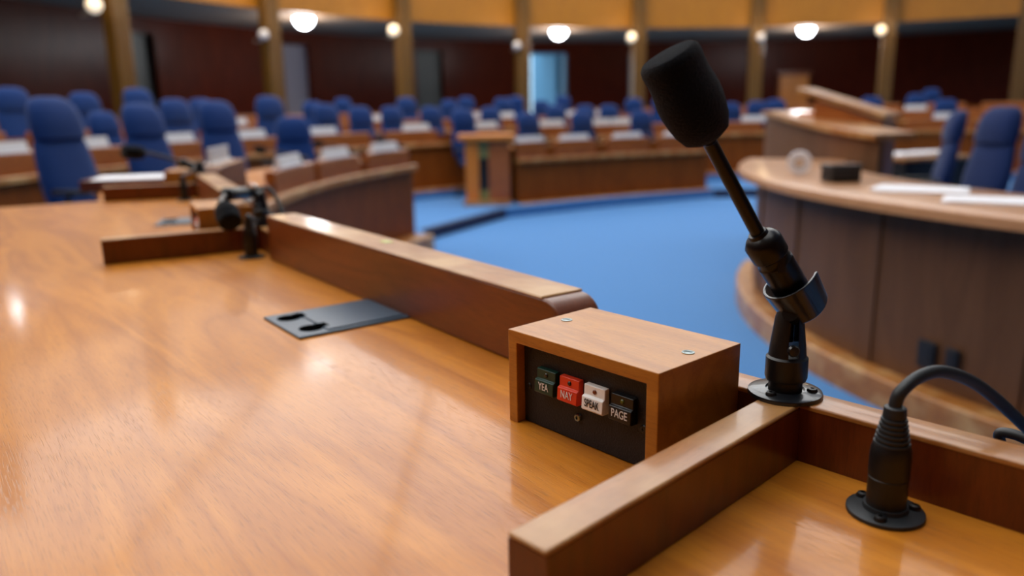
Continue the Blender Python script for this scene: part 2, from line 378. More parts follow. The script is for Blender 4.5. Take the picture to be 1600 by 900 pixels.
# upper hall ceiling: unseen panels read from desk glare, more added as fill light
cl = []
for gx, lx in ((-9.2, 'far left'), (-4.6, 'left'), (0.0, 'middle'), (4.6, 'right'), (9.2, 'far right')):
    for gy, ly in ((-3.6, 'rear'), (0.8, 'near'), (5.2, 'centre'), (9.6, 'beyond the centre'), (14.0, 'far'), (18.4, 'farthest'), (22.8, 'last')):
        if math.hypot(gx - RC[0], gy - RC[1]) > 18.2 or (gx > 2 and gy < 8) or (gx > 6 and 11 < gy < 16) or (gx > -5 and gy < -2): continue
        r = thing('ceiling_fill_light', 'large square frosted fill-light panel in the unseen hall ceiling, %s column, %s row' % (lx, ly), 'ceiling light', (gx, gy, 8.2), 0, 'frosted fill-light panels in the unseen hall ceiling')
        obj('diffuser', Box(-2.2, 2.2, -2.1, 2.1, -.06, -.02), M['fill_laylight'], r)
        bm = bmesh.new()
        for q in ((-2.26, -2.2, -2.16, 2.16), (2.2, 2.26, -2.16, 2.16), (-2.2, 2.2, -2.16, -2.1), (-2.2, 2.2, 2.1, 2.16)): box(bm, *q, -.10, 0)
        obj('frame', bm, M['metal_trim'], r)
# small bright lamps of the upper gallery
for (x, y, z, l) in ((-5.9, 22.4, 8.2, 'beyond the left columns'),):
    r = thing('gallery_lamp', 'round white lamp of the upper gallery, ' + l, 'lamp', (x, y, z), 0, 'lamps of the upper gallery')
    obj('shade', Lathe([(0, -.3), (.25, -.27), (.42, -.16), (.5, 0), (0, 0)], 28), M['gdome'], r)
    obj('rim', Lathe([(.5, -.04), (.55, -.04), (.55, .02), (.5, .02)], 28), M['metal_trim'], r)
# wooden cabinet and notice on the rear wall
p = oncircle(1240, 120, BC[0], BC[1], BR - .3)
r = thing('wall_cabinet', 'tall light brown wooden cabinet against the rear wall under the right dome lamp', 'cabinet', (p.x, p.y, ZT[4]), math.atan2(p.y - BC[1], p.x - BC[0]) + PI/2)
obj('body', Box(-.5, .5, -.2, .2, 0, 1.75), M['panel'], r, bevel=.01); obj('door', Box(-.46, -.01, .2, .22, .1, 1.7), M['end'], r); obj('door', Box(.01, .46, .2, .22, .1, 1.7), M['end'], r)
obj('cornice', Box(-.56, .56, -.22, .26, 1.75, 1.86), M['divider'], r, bevel=.01)

# ------------------------------------------------------------------ the desk in the foreground
ZD = .87; HL = .052; HT = .09
def uv(a): return Vector((math.cos(a), math.sin(a)))
LA = [R(-46.5), R(-60.5), R(-73.5)]
cor = [Vector((.2427, .6156)), Vector((-.561, 1.715)), Vector((-1.137, 2.834))]
Nin = lambda a: -Vector((-math.sin(a), math.cos(a)))      # towards the seats
# inner foot line of the ledge, from right foreground to far left
inn = [cor[0] + uv(LA[0])*1.6, cor[0] + uv(LA[0])*.8, cor[0], Vector((.045, .835)), Vector((-.004, .904)), Vector((-.466, 1.544)), cor[1], Vector((-.70, 1.955)), Vector((-1.075, 2.69)), cor[2], Vector((-1.20, 3.10)), Vector((-1.27, 3.62))]
desk = thing('curved_desk', 'long curved orange-brown desk with low dividers filling the foreground', 'desk', (0, 0, T1), R(-50))
def into(parent, o):
    """keep world placement under a parent that sits at its own base"""
    m = Matrix.Translation(parent.location) @ Matrix.Rotation(parent.rotation_euler.z, 4, 'Z')
    o.parent = parent; o.matrix_local = m.inverted() @ o.matrix_basis.copy(); return o
def wobj(name, bm, mat, parent, ang=0, **k):
    """mesh given in room coordinates, stored in a frame turned by ang so the grain follows it"""
    bmesh.ops.transform(bm, matrix=Matrix.Rotation(-ang, 4, 'Z'), verts=bm.verts)
    o = obj(name, bm, mat, None, (0, 0, 0), ang, **k)
    o.matrix_basis = Matrix.Rotation(ang, 4, 'Z'); return into(parent, o)
# desktop: between the ledge and the seat edge
bm = bmesh.new(); lo = []; n = len(inn)
outer = []
for i, p in enumerate(inn):
    d = (p - Vector(C1)).normalized(); outer.append(Vector(C1) + d*5.69)
outer[-1] = Vector((-1.88, 3.5)); outer[-2] = Vector((-1.62, 3.06)); outer[-3] = Vector((-1.47, 2.765)); outer[-4] = Vector((-1.74, 2.62))
rows = []
for p, q in zip(inn, outer):
    d = (p - q).normalized(); pp = p + d*.03
    rows.append([bm.verts.new((a.x, a.y, z)) for a, z in ((pp, ZD - .035), (pp, ZD), (q - d*-.006, ZD), (q, ZD - .006), (q, ZD - .035))])
for a, b in zip(rows, rows[1:]):
    for k in range(5): bm.faces.new((a[k], a[(k+1) % 5], b[(k+1) % 5], b[k]))
bm.faces.new(rows[0][::-1]); bm.faces.new(rows[-1])
wobj('desktop', bm, M['desk'], desk, R(-52), smooth=False)
# low ledge (path runs towards the far end, so the seats are on its left)
wobj('ledge', Sweep(inn, rect(-.034, -.0005, ZD - .04, ZD + HL - .004)), M['divider'], desk, R(-50))
wobj('lit_edge_strip', Sweep(inn, rrect_prof(-.0345, 0, ZD + HL - .004, ZD + HL, .002)), M['trim'], desk, R(-50))  # worn top strip, its paleness partly top light put into colour
wobj('front_panel', Sweep(inn, rect(-.05, -.034, T1, ZD + .01)), M['panel'], desk, 0)
# tall ledges with a rounded near end
def tall(a, b, th=.055, extend=0):
    a, b = Vector(a), Vector(b); L = (b - a).length; ang = math.atan2((b - a).y, (b - a).x); r = .032
    prof = [(0, ZD + .001), (L, ZD + .001), (L, ZD + HT)] + [(r - r*math.sin(R(90*k/8)), ZD + HT - r + r*math.cos(R(90*k/8))) for k in range(9)]
    bm = bmesh.new(); f = [bm.verts.new((x, .006, z)) for x, z in prof]; g = [bm.verts.new((x, -th, z)) for x, z in prof]
    bm.faces.new(f); bm.faces.new(g[::-1]); m = len(prof)
    for k in range(m): bm.faces.new((f[k], f[(k+1) % m], g[(k+1) % m], g[k]))
    o = obj('raised_ledge', bm, M['trim2'], None, bevel=.003)
    o.matrix_basis = Matrix.Translation((a.x, a.y, 0)) @ Matrix.Rotation(ang, 4, 'Z'); into(desk, o)
    o = obj('lit_edge_strip', Box(.034, L, -th - .0005, .0065, ZD + HT - .001, ZD + HT + .0025), M['trim'], None, bevel=.002)  # added pale strip puts the light on the ledge top into colour
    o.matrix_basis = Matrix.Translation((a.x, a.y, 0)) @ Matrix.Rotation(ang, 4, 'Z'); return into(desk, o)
M['trim2'] = wood('ledge_wood', srgb(88, 40, 8), srgb(136, 70, 18), 'X', 1.2, .4, .25, .15, .2, pore=.25, figure=.4)
tall((.058, .824), (-.497, 1.590)); tall((-.715, 1.985), (-1.09, 2.735)); tall((-1.21, 3.12), (-1.27, 3.60))
for c, a in zip(cor, LA):
    nn = Nin(a); dr = -(nn); b_ang = math.atan2(nn.y, nn.x); 
    if c is cor[0]: b_ang = -2.3745; 
    o = obj('divider', Box(.0003, .3134, -.0318, -.0003, ZD + .0005, ZD + HL - .004), M['divider'], None)
    o.matrix_basis = Matrix.Translation((c.x, c.y, 0)) @ Matrix.Rotation(b_ang, 4, 'Z'); into(desk, o)
    o = obj('lit_edge_strip', Box(0, .3137, -.0321, 0, ZD + HL - .004, ZD + HL), M['trim'], None, bevel=.0018)  # pale lipping: wear plus top light put into its colour
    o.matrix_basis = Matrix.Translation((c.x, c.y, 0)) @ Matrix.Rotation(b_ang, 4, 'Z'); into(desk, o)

q = onz(604, 380, ZD + HT)
tag(obj('sticker', Box(-.012, .012, -.007, .007, 0, .0006), plain('pale_green_label', srgb(176, 186, 96), .4), None, (q.x, q.y, ZD + HT + .0026), R(126), bevel=.0002), 'small pale green sticker on top of the nearest raised ledge', 'sticker')
# cable cover plates set into the desktop
def cable_plate(loc, ang, label):
    r = thing('cable_plate', label, 'cable plate', loc, ang, 'cable plates in the desktops')
    obj('cover', Box(0, .172, 0, .139, 0, .0035), M['plate'], r, bevel=.0015)
    obj('flap', Box(.045, .165, .008, .128, .0035, .0055), M['plate'], r, bevel=.003, seg=3)
    for k, (x, y) in enumerate(((.030, .033), (.026, .106))):
        bm = Lathe([(0, .0037), (.0165, .0037), (.0165, .0042), (0, .0042)], 28, x, y)
        box(bm, x + .008, x + .024, y - .009, y + .009, .0056, .0061)
        obj('cable_hole', bm, M['hole'], r)
    return r
P0 = onz(468, 531, ZD); P1 = onz(611, 503, ZD)
cable_plate((P0.x, P0.y, ZD), math.atan2((P1 - P0).y, (P1 - P0).x), 'slate-coloured cable plate with two black holes on the nearest desktop')
q = onz(240, 354, ZD); cable_plate((q.x, q.y, ZD), R(15), 'pale slate cable plate on the desktop beyond the second divider')

# ------------------------------------------------------------------ voting boxes
W, D, H, TH = .1808, .1164, .0931, .0118
def lettering(parent, s, loc, mat, size=.0066, sx=.72):
    cu = bpy.data.curves.new('lettering', 'FONT'); cu.body = s; cu.size = size*1.55; cu.align_x = 'CENTER'; cu.align_y = 'CENTER'; cu.extrude = .00012; cu.offset = .00006
    cu.materials.append(mat); tmp = bpy.data.objects.new('text', cu); C.objects.link(tmp); bpy.context.view_layer.update()
    me = bpy.data.meshes.new_from_object(tmp.evaluated_get(bpy.context.evaluated_depsgraph_get())); bpy.data.objects.remove(tmp)
    me.materials.clear(); me.materials.append(mat); o = bpy.data.objects.new('lettering', me); C.objects.link(o); o.parent = parent
    o.location = loc; o.rotation_euler = (PI/2, 0, 0); o.scale = (sx, 1, 1); return o
def voting_box(loc, ang, label, detail=True):
    r = thing('voting_box', label, 'voting box', loc, ang, 'voting boxes on the desks')
    bm = bmesh.new(); prof = [(0, 0), (TH, 0), (TH, H - TH), (W - TH*1.05, H - TH), (W - TH*1.05, 0), (W, 0), (W, H), (0, H)]
    f = [bm.verts.new((x, 0, z)) for x, z in prof]; g = [bm.verts.new((x, D, z)) for x, z in prof]; bm.faces.new(f); bm.faces.new(g[::-1])
    for k in range(8): bm.faces.new((f[k], f[(k+1) % 8], g[(k+1) % 8], g[k]))
    obj('housing', bm, M['box'], r, bevel=.0008, smooth=False)
    fp = obj('face_panel', Box(TH + .0003, W - TH*1.05 - .0003, .010, .013, .001, H - TH - .0005), M['face'], r)
    obj('back_panel', Box(TH + .0003, W - TH*1.05 - .0003, D - .012, D - .006, .001, H - TH - .0005), M['box'], r)
    Y = .010
    keys = [(.0480, 'YEA', M['green'], M['ink_white'], M['leddark'], 'green button'), (.0780, 'NAY', M['red'], M['ink_white'], M['leddark'], 'red button'),
            (.1085, 'SPEAK', M['white'], M['ink_black'], M['ledamber'], 'white button'), (.1400, 'PAGE', M['key_black'], M['ink_white'], M['ledgreen'], 'black button')]
    for x, s, km, im, lm, lab in keys:
        bm = bmesh.new(); w = .0122
        prof = [(Y, .0385), (Y - .0085, .0388), (Y - .0098, .0400), (Y - .0090, .0515), (Y - .0062, .0528), (Y - .0058, .0618), (Y, .0622)]
        a = [bm.verts.new((x - w, y, z)) for y, z in prof]; b = [bm.verts.new((x + w, y, z)) for y, z in prof]; bm.faces.new(a); bm.faces.new(b[::-1])
        for k in range(len(prof)): bm.faces.new((a[k], b[k], b[(k+1) % len(prof)], a[(k+1) % len(prof)]))
        o = obj('button', bm, km, r, bevel=.0006); o['label'] = lab + ' engraved ' + s
        lettering(o, s, (x, Y - .0099, .0462), im, sx=.60 if s == 'SPEAK' else .72)
        led = Lathe([(0, 0), (.0022, 0), (.0022, .0004), (.0016, .0011), (0, .0014)], 18); orient(led, (x + .0005, Y - .0060, .0570), (0, -1, 0))
        obj('indicator_light', led, lm, o)
    screw('screw', r, (.0845, Y, .0247), .0040, M['steel'], (0, -1, 0), .0028)
    screw('screw', r, (.0146 + .004, Y, .0373), .0034, M['black'], (0, -1, 0), .0012)
    screw('screw', r, (.1561 + .003, Y, .0363), .0040, M['black'], (0, -1, 0), .0012)
    for x, y in ((.0139, .0622), (.1604, .0610)):
        bm = Lathe([(0, 0), (.0056, 0), (.0056, .0006), (.0046, .0007), (.0042, -.0002 + .0006), (0, .0012)], 24); box(bm, -.0038, .0038, -.0004, .0004, .0011, .0014)
        o = obj('screw', bm, M['steel'], r, (x + .004, y, H), R(30)); o['label'] = 'steel slotted screw'
    return r
B1 = Vector((-.00456, .71724)); vb = voting_box((B1.x, B1.y, ZD), -.8473, 'nearest wooden voting box with green, red, white and black buttons in focus')
def rel(c, a, l, nn): return c + uv(a)*l + Nin(a)*nn
for c, a, l in ((cor[1], LA[1], 'wooden voting box behind the second divider, half hidden by a folded microphone'), (cor[2], LA[2], 'small wooden voting box behind the third divider, near the large left chair')):
    p = rel(c, a, -.2437, .109); dup(vb, l, (p.x, p.y, ZD), a - .036)

# ------------------------------------------------------------------ microphones
def mic(name_label, base, pts, group='desk microphones'):
    """pts: clip, collar, shaft end, foam centre direction given as room points"""
    r = thing('desk_microphone', name_label, 'microphone', base, 0, group); b = Vector(base)
    clip, collar, shaft, foam0, foam1 = [Vector(p) - b for p in pts]
    ax = (collar - clip).normalized()
    fl = obj('flange', Lathe([(0, 0), (.0312, 0), (.0316, .0012), (.031, .0035), (.028, .0045), (.0165, .0055), (.0165, .004), (0, .004)], 48), M['blackgloss'], r)
    for k in range(3):
        an = R(-140 + 120*k); screw('screw', fl, (.0222*math.cos(an), .0222*math.sin(an), .0046), .0046, M['black'], h=.0026)
    sb = Lathe([(0, .004), (.0142, .004), (.0142, .0130), (.0168, .0140), (.0178, .017), (.0176, .034), (.0150, .0365), (0, .0365)], 40)
    for sg in (-1, 1):                         # two tapering cheeks with the tongue of the clip between them
        ck = Lathe([(0, .034), (.0160, .034), (.0148, .046), (.0128, .062), (.0118, .070), (.0095, .0765), (.0050, .0795), (0, .080)], 36)
        bmesh.ops.bisect_plane(ck, geom=ck.verts[:] + ck.edges[:] + ck.faces[:], plane_co=(sg*.0042, 0, 0), plane_no=(-sg, 0, 0), clear_outer=True)
        bmesh.ops.holes_fill(ck, edges=[e for e in ck.edges if len(e.link_faces) == 1], sides=0)
        me_ = bpy.data.meshes.new('tmp'); ck.to_mesh(me_); ck.free(); sb.from_mesh(me_); bpy.data.meshes.remove(me_)
    s = obj('stand', sb, M['black'], r)
    kn = Lathe([(0, 0), (.005, 0), (.0052, .002), (.004, .004), (0, .0042)], 18); orient(kn, (-.001, -.0150, .044), (0, -1, .1)); obj('knob', kn, M['blackgloss'], s)
    # yoke carrying the clip
    foot = Vector((0, 0, .070)); side = ax.cross(Vector((0, 0, 1))).normalized() if abs(ax.z) < .99 else Vector((1, 0, 0))
    dn = (foot - clip); dn = (dn - ax*dn.dot(ax)).normalized()
    dn2 = (dn + Vector((0, -1, 0))*.35 + Vector((1, 0, 0))*.25); dn2 = (dn2 - ax*dn2.dot(ax)).normalized(); cb = clip + dn2*.0215 - ax*.006
    bm = tube(bmesh.new(), [foot - Vector((0, 0, .022)), foot - Vector((0, 0, .004)), foot.lerp(cb, .6) - dn2*.0, cb], [.0040, .0040, .0052, .0062], 16)
    obj('yoke', bm, M['black'], r)
    # C-shaped clip around the body
    bm = bmesh.new(); n = 28; rings = []
    w = ax.cross(dn2).normalized()
    for k in range(n + 1):
        th = R(-118 + 236*k/n); d = dn2*math.cos(th) + w*math.sin(th); fl_ = 1 + .14*(abs(th)/R(118))**4
        wd = .0185*(1 - .25*(abs(th)/R(128))**3); c0 = clip - ax*.006
        rings.append([bm.verts.new(c0 + d*rr*fl_ + ax*h) for rr, h in ((.0170, -wd*.8), (.0196, -wd*.8), (.0222, wd), (.0196, wd))])
    for a_, b_ in zip(rings, rings[1:]):
        for k in range(4): bm.faces.new((a_[k], a_[(k+1) % 4], b_[(k+1) % 4], b_[k]))
    bm.faces.new(rings[0][::-1]); bm.faces.new(rings[-1]); obj('clip', bm, M['blackgloss'], r, bevel=.0008)
    # body, shaft, foam
    L = (collar - clip).length
    bm = Lathe([(0, -.020), (.0090, -.020), (.0105, -.018), (.0112, -.010), (.0148, .004), (.0152, L - .026), (.0138, L - .024), (.0138, L - .020), (.0156, L - .018), (.0158, L - .004), (.0124, L + .001), (.0086, L + .003), (.0076, L + .006), (0, L + .006)], 32)
    orient(bm, clip, ax); body = obj('body', bm, M['steel_black'], r)
    sw = Box(-.003, .003, -.007, .007, 0, .0016); orient(sw, clip + ax*(L*.55) + Vector((0, -1, .1)).normalized()*.0136, (0, -1, .1)); obj('switch', sw, M['black'], body)
    sh = spline([collar, collar.lerp(shaft, .5) + (shaft - collar).normalized()*.0 , shaft, shaft.lerp(foam0, .8)], 6)
    obj('shaft', tube(bmesh.new(), sh, .0058, 16), M['steel_black'], r)
    fa = (foam1 - foam0).normalized(); FL = (foam1 - foam0).length
    prof = [(0, 0), (.012, 0), (.0185, .004), (.0225, .013), (.0245, .024)]
    prof += [(.0245 + .001*math.sin(k), .024 + (FL - .032)*k/6) for k in range(1, 7)]
    prof += [(.0235, FL - .0035), (.021, FL - .0008), (.017, FL), (0, FL)]
    bm = Lathe(prof, 48); orient(bm, foam0, fa); obj('windscreen', bm, M['foam'], r)
    return r
mb = onz(1226, 615, ZD + HL)
mic('large black microphone with a foam head rising beside the nearest voting box', (mb.x, mb.y, ZD + HL),
    [at(1240, 456, .662), at(1188, 372, .640), at(1112, 228, .612), at(1107, 217, .608), at(1042, 84, .582)])
def off(c, a, l, nn, z): p = rel(c, a, l, nn); return Vector((p.x, p.y, z))
# second microphone, folded down to the left
m2 = off(cor[1], LA[1], -.0217, -.0127, ZD + HL)
d2 = 1.86
mic('black microphone folded down with its foam head hanging over the second voting box', m2,
    [at(392, 301, 1.86), at(352, 304, 1.74), at(345, 314, 1.66), at(350, 322, 1.62), at(361, 349, 1.59)])
m3 = off(cor[2], LA[2], -.0217, -.0127, ZD + HL)
mic('thin black microphone reaching left beyond the third divider, before the blue chairs', m3,
    [at(309, 264, 2.93), at(282, 252, 2.88), at(236, 240, 2.8), at(226, 239, 2.78), at(192, 237, 2.72)])

# microphone sockets with plug and cable
def socket(loc, cable, label):
    r = thing('microphone_socket', label, 'microphone socket', loc, 0, 'cable sockets in the desktops')
    fl = obj('flange', Lathe([(0, 0), (.0272, 0), (.0275, .0010), (.0272, .0030), (.025, .0038), (.016, .0042), (.0155, .0075), (0, .0075)], 48), M['rubber'], r)
    for k in range(3):
        an = R(-125 + 120*k); screw('screw', fl, (.0208*math.cos(an), .0208*math.sin(an), .0038), .0046, M['black'], h=.003)
    obj('plug', Lathe([(0, .004), (.0136, .004), (.0139, .008), (.0140, .0295), (.0136, .0300), (.0136, .0306), (.0142, .0310), (.0143, .046), (.0138, .052), (.0126, .0555), (0, .0555)], 40), M['black'], r)
    prof = [(0, .0550)]
    for k in range(6):
        z = .0552 + k*.0036; rr = .0124 - k*.0007; prof += [(rr, z), (rr + .0004, z + .0012), (rr, z + .0024), (rr - .0012, z + .0026), (rr - .0012, z + .0034)]
    prof += [(.0082, .0770), (.0076, .0840), (.0056, .0850), (0, .0850)]
    obj('strain_relief', Lathe(prof, 32), M['rubber'], r)
    b = Vector(loc); pts = spline([Vector((0, 0, .078)), Vector((0, 0, .088))] + [Vector(p) - b for p in cable], 8)
    obj('cable', tube(bmesh.new(), pts, .0047, 14), M['rubber'], r)
    return r
x1 = onz(1383, 797, ZD + .002)
socket((x1.x, x1.y, ZD), [at(1410, 610, .560), at(1438, 588, .565), at(1476, 581, .572), at(1530, 603, .585), at(1590, 655, .60), at(1640, 712, .62), at(1625, 760, .70), at(1590, 742, .70), at(1563, 690, .695), at(1568, 676, .69), at(1610, 690, .675), at(1680, 740, .66)],
       'black cable plug standing in a round socket right of the nearest microphone')
p = rel(cor[1], LA[1], .087, .037); b2 = Vector((p.x, p.y, ZD))
socket(b2, [at(402, 345, 1.72), at(416, 335, 1.75), at(432, 340, 1.78), at(441, 352, 1.80), at(444, 345, 1.83), at(436, 318, 1.85), at(422, 296, 1.86), at(408, 294, 1.86), at(398, 299, 1.86)],
       'black cable plug standing before the second divider under the folded microphone')
p = rel(cor[2], LA[2], .087, .037); b3 = Vector((p.x, p.y, ZD))
socket(b3, [at(300, 268, 2.80), at(306, 258, 2.84), at(316, 258, 2.88), at(318, 266, 2.90), at(312, 266, 2.92)], 'small black cable plug before the third divider')

# ------------------------------------------------------------------ curved desks behind
def row_desk(path, z0, ztrim, zdesk, zboard, label, kerb=True, boards=(), depth=.62, mat='panel', kerb_z=None, kh=.11, group='curved rows of desks'):
    """path runs so that the seats lie on the left"""
    m = Vector(path[len(path)//2]); r = thing('curved_desk', label, 'desk', (m.x, m.y, z0), 0, group)
    def w(n, bm, mt, **k): return into(r, obj(n, bm, M[mt], None, **k))
    w('front_panel', Sweep(path, rect(0, .03, z0, ztrim)), mat)
    w('trim_rail', Sweep(path, rrect_prof(-.045, .06, ztrim, ztrim + .045, .01)), 'trim')
    w('upstand', Sweep(path, rect(.015, .045, ztrim + .045, zdesk + .02)), mat)
    w('desktop', Sweep(path, rect(.03, depth, zdesk - .035, zdesk)), 'desk')
    w('modesty_panel', Sweep(path, rect(.22, .24, z0, zdesk - .035)), mat)
    kz = kerb_z if kerb_z is not None else z0
    if kerb: w('kerb', Sweep(path, rrect_prof(-.13 if kh < .15 else -.17, .02, kz, kz + kh, .012)), 'trim')
    # walk along the path for boards
    P = [Vector(p) for p in path]; cum = [0]
    for a, b in zip(P, P[1:]): cum.append(cum[-1] + (b - a).length)
    def pt(s):
        s = max(0, min(cum[-1] - 1e-6, s))
        for i in range(len(P) - 1):
            if s <= cum[i+1]: t = (s - cum[i])/(cum[i+1] - cum[i]); d = (P[i+1] - P[i]).normalized(); return P[i].lerp(P[i+1], t), d
    for s0, s1 in boards:
        q = [pt(s0 + (s1 - s0)*k/4)[0] for k in range(5)]
        w('name_board', Sweep(q, rrect_prof(.0, .055, ztrim + .045, zboard, .01)), 'end' if mat == 'end' else 'panelmid')
    return r, pt, cum[-1]
M['panelmid'] = wood('board_wood', srgb(130, 66, 22), srgb(168, 96, 40), 'X', .8, .33, .25, .2, .2, pore=.2, figure=.35)
def project_s(path, u, v=230):
    """distance along the path where the sight line of column u crosses it"""
    r = ray(u, v); best = None; s = 0; P = [Vector(p) for p in path]
    for a, b in zip(P, P[1:]):
        for k in range(40):
            q = a.lerp(b, k/40); e = abs(q.x*r.y - q.y*r.x)/q.length
            if q.y > 0 and (best is None or e < best[0]): best = (e, s + (b - a).length*k/40)
        s += (b - a).length
    return best[1]
plates = []
def nameplate(r, pt, s, z, label, w=.20, h=.062):
    q, d = pt(s); nn = Vector((-d.y, d.x)); p = q + nn*.028
    o = obj('name_plate', bmesh.new(), M['card'], None) if False else None
    t = thing('name_plate', label, 'name plate', (p.x, p.y, z), math.atan2(d.y, d.x), 'pale name plates on the desks')
    bm = bmesh.new(); prof = [(-.022, 0), (.022, 0), (.006, h), (-.002, h)]
    a = [bm.verts.new((-w, y, zz)) for y, zz in prof]; b = [bm.verts.new((w, y, zz)) for y, zz in prof]; bm.faces.new(a); bm.faces.new(b[::-1])
    for k in range(4): bm.faces.new((a[k], b[k], b[(k+1) % 4], a[(k+1) % 4]))
    obj('card', bm, M['card'], t)
    obj('base', Box(-w - .008, w + .008, -.026, .026, 0, .010), M['paper'], t, bevel=.002); return t

# left part of the front row, beyond the foreground desk
pathL = arc(C1[0], C1[1], RF, 188, 155.5, 2.0)[::-1]; pathL = pathL[::-1]
pathL = [p for p in pathL]
# seats must be on the left of the travel direction: travel with growing distance has the seats on the left
us = [(430, 484), (502, 556), (579, 632)]
bd = [(project_s(pathL, a), project_s(pathL, b)) for a, b in us]
bd = [(min(a, b) - .05, max(a, b) + .05) for a, b in bd]
rL, ptL, LL = row_desk(pathL, T1, .70, .79, .87, 'curved brown front-row desk left of the blue aisle step', boards=bd, kerb_z=.0, kh=.19)
for (a, b), l in zip(bd, ('nearest plate on the left curved desk', 'middle plate on the left curved desk', 'plate at the far end of the left curved desk')):
    nameplate(rL, ptL, (a + b)/2, .87, 'pale name plate, ' + l, .19, .065)
pp = onz(392, 268, ZD + HT)
t = thing('name_plate', 'pale name plate on the raised ledge right of the third voting box', 'name plate', (-1.245, 3.36, ZD + HT), R(97), 'pale name plates on the desks')
obj('card', Box(-.17, .17, -.006, .002, 0.008, .07), M['card'], t); obj('base', Box(-.18, .18, -.02, .02, 0, .01), M['paper'], t)

# centre part of the front row
def arc3(p, q, sag, n=10):
    p, q = Vector(p), Vector(q); d = q - p; nn = Vector((-d.y, d.x)).normalized(); return [tuple(p.lerp(q, k/n) + nn*sag*4*(k/n)*(1 - k/n)) for k in range(n + 1)]
pathC = arc3((.08, 8.87), (2.55, 10.12), .10)
us = [(793, 852), (868, 930), (950, 1013), (1030, 1092)]
bd = [(project_s(pathC, a), project_s(pathC, b)) for a, b in us]
rC, ptC, LC = row_desk(pathC, T1, .56, .72, .79, 'curved brown front-row desk in the centre facing the blue well', boards=bd, kerb_z=-.0)
for (a, b), l in zip(bd, ('first plate right of the wooden end cabinet', 'second plate right of the wooden end cabinet', 'third plate right of the wooden end cabinet', 'plate just behind the neck of the foam microphone')):
    nameplate(rC, ptC, (a + b)/2, .79, 'pale name plate on the centre desk, ' + l, .20, .06)

# cabinet closing the centre desk
pc = onz(748, 322, T1); ang = math.atan2(10.12 - 8.82, 2.57)
r = thing('end_cabinet', 'orange wooden end cabinet with olive and black panels left of the centre desk', 'cabinet', (-.50, 8.83, T1), R(2))
obj('side_panel', Box(0, .15, -.02, .42, 0, .74), M['end'], r, bevel=.005); obj('side_panel', Box(.26, .50, -.02, .42, 0, .74), M['panelmid'], r, bevel=.005)
obj('back_panel', Box(.15, .26, .30, .40, 0, .74), M['end'], r)
bm = Box(.15, .26, .02, .30, .52, .72); obj('olive_panel', bm, M['olive'], r); obj('olive_panel', Box(.15, .26, .02, .30, 0, .16), M['olive'], r); obj('dark_panel', Box(.15, .26, .04, .30, .16, .52), M['darkglass'], r)
obj('top', Box(-.08, .56, -.08, .46, .72, .78), M['end'], r, bevel=.008)
obj('plinth', Box(-.03, .50, -.12, -.0, -.06, .05), M['trim'], r)

# rows behind
def paths(k, a0, a1): return arc(C1[0], C1[1], RROW[k], a0, a1, 2.5)
rows_def = {2: [(206, 82, 'second'), (76, 50, 'second')], 3: [(196, 138, 'third'), (133, 99, 'third'), (94, 50, 'third')], 4: [(160, 110, 'fourth'), (104, 60, 'fourth')]}
rowobj = {}
sidew = {(2, 0): 'left and centre', (2, 1): 'right side', (3, 0): 'left side', (3, 1): 'centre', (3, 2): 'right side', (4, 0): 'left and centre', (4, 1): 'right side'}
for k, lst in rows_def.items():
    for i, (a0, a1, wd) in enumerate(lst):
        pth = paths(k, a0, a1); z0 = ZT[k]; n = int(abs(a1 - a0)*PI/180*RROW[k]/.98); Ls = abs(R(a1 - a0))*RROW[k]
        bd = [(Ls*(j + .12)/n, Ls*(j + .88)/n) for j in range(n)]
        rr, pt, LLn = row_desk(pth, z0, z0 + .54, z0 + .66, z0 + .74, 'curved brown desk of the %s row back, %s of the hall' % (wd, sidew[(k, i)]), boards=bd, kerb_z=ZT[k-1])
        rowobj[(k, i)] = (pth, pt, LLn, z0 + .74, a0, a1)
def on_row(k, u):
    """desk of row k crossed by the sight line of column u"""
    p = oncircle(u, 200, C1[0], C1[1], RROW[k]); a = math.degrees(math.atan2(p.y - C1[1], p.x - C1[0])) % 360
    for i, (a0, a1, _) in enumerate(rows_def[k]):
        if a1 < a < a0: return (k, i), R(a0 - a)*RROW[k]
    return None, None
plist = [(2, 8, 'below the chair cut by the left edge'), (2, 140, 'between the large left chair and its right neighbour'), (2, 278, 'between the second and third large left chairs'), (2, 392, 'right of the third large left chair'),
         (2, 505, 'right of the fourth large left chair'), (2, 652, 'left of the aisle chair'), (2, 758, 'just right of the aisle chair'), (2, 862, 'between the first two centre chairs'), (2, 935, 'right of the second centre chair'), (2, 976, 'left of the third centre chair'), (2, 1180, 'right of the foam microphone head'),
         (3, 100, 'far left behind the large left chair'), (3, 370, 'behind the third large left chair'), (3, 460, 'right of the chair before the grey door'), (3, 595, 'before the column right of the grey door'), (3, 745, 'left of the blue doorway'), (3, 790, 'under the blue doorway, left'), (3, 888, 'under the blue doorway, right'), (3, 925, 'right of the blue doorway'), (3, 1010, 'left of the foam microphone head'),
         (3, 1428, 'right of the lectern, lower'), (2, 1400, 'right of the lectern, nearer'), (2, 1482, 'left of the navy chair')]
for k, u, l in plist:
    key, s = on_row(k, u)
    if key: nameplate(None, rowobj[key][1], s, rowobj[key][3], 'pale name plate in the %s row, %s' % ({2: 'second', 3: 'third'}[k], l), .19 if k == 2 else .16, .08)

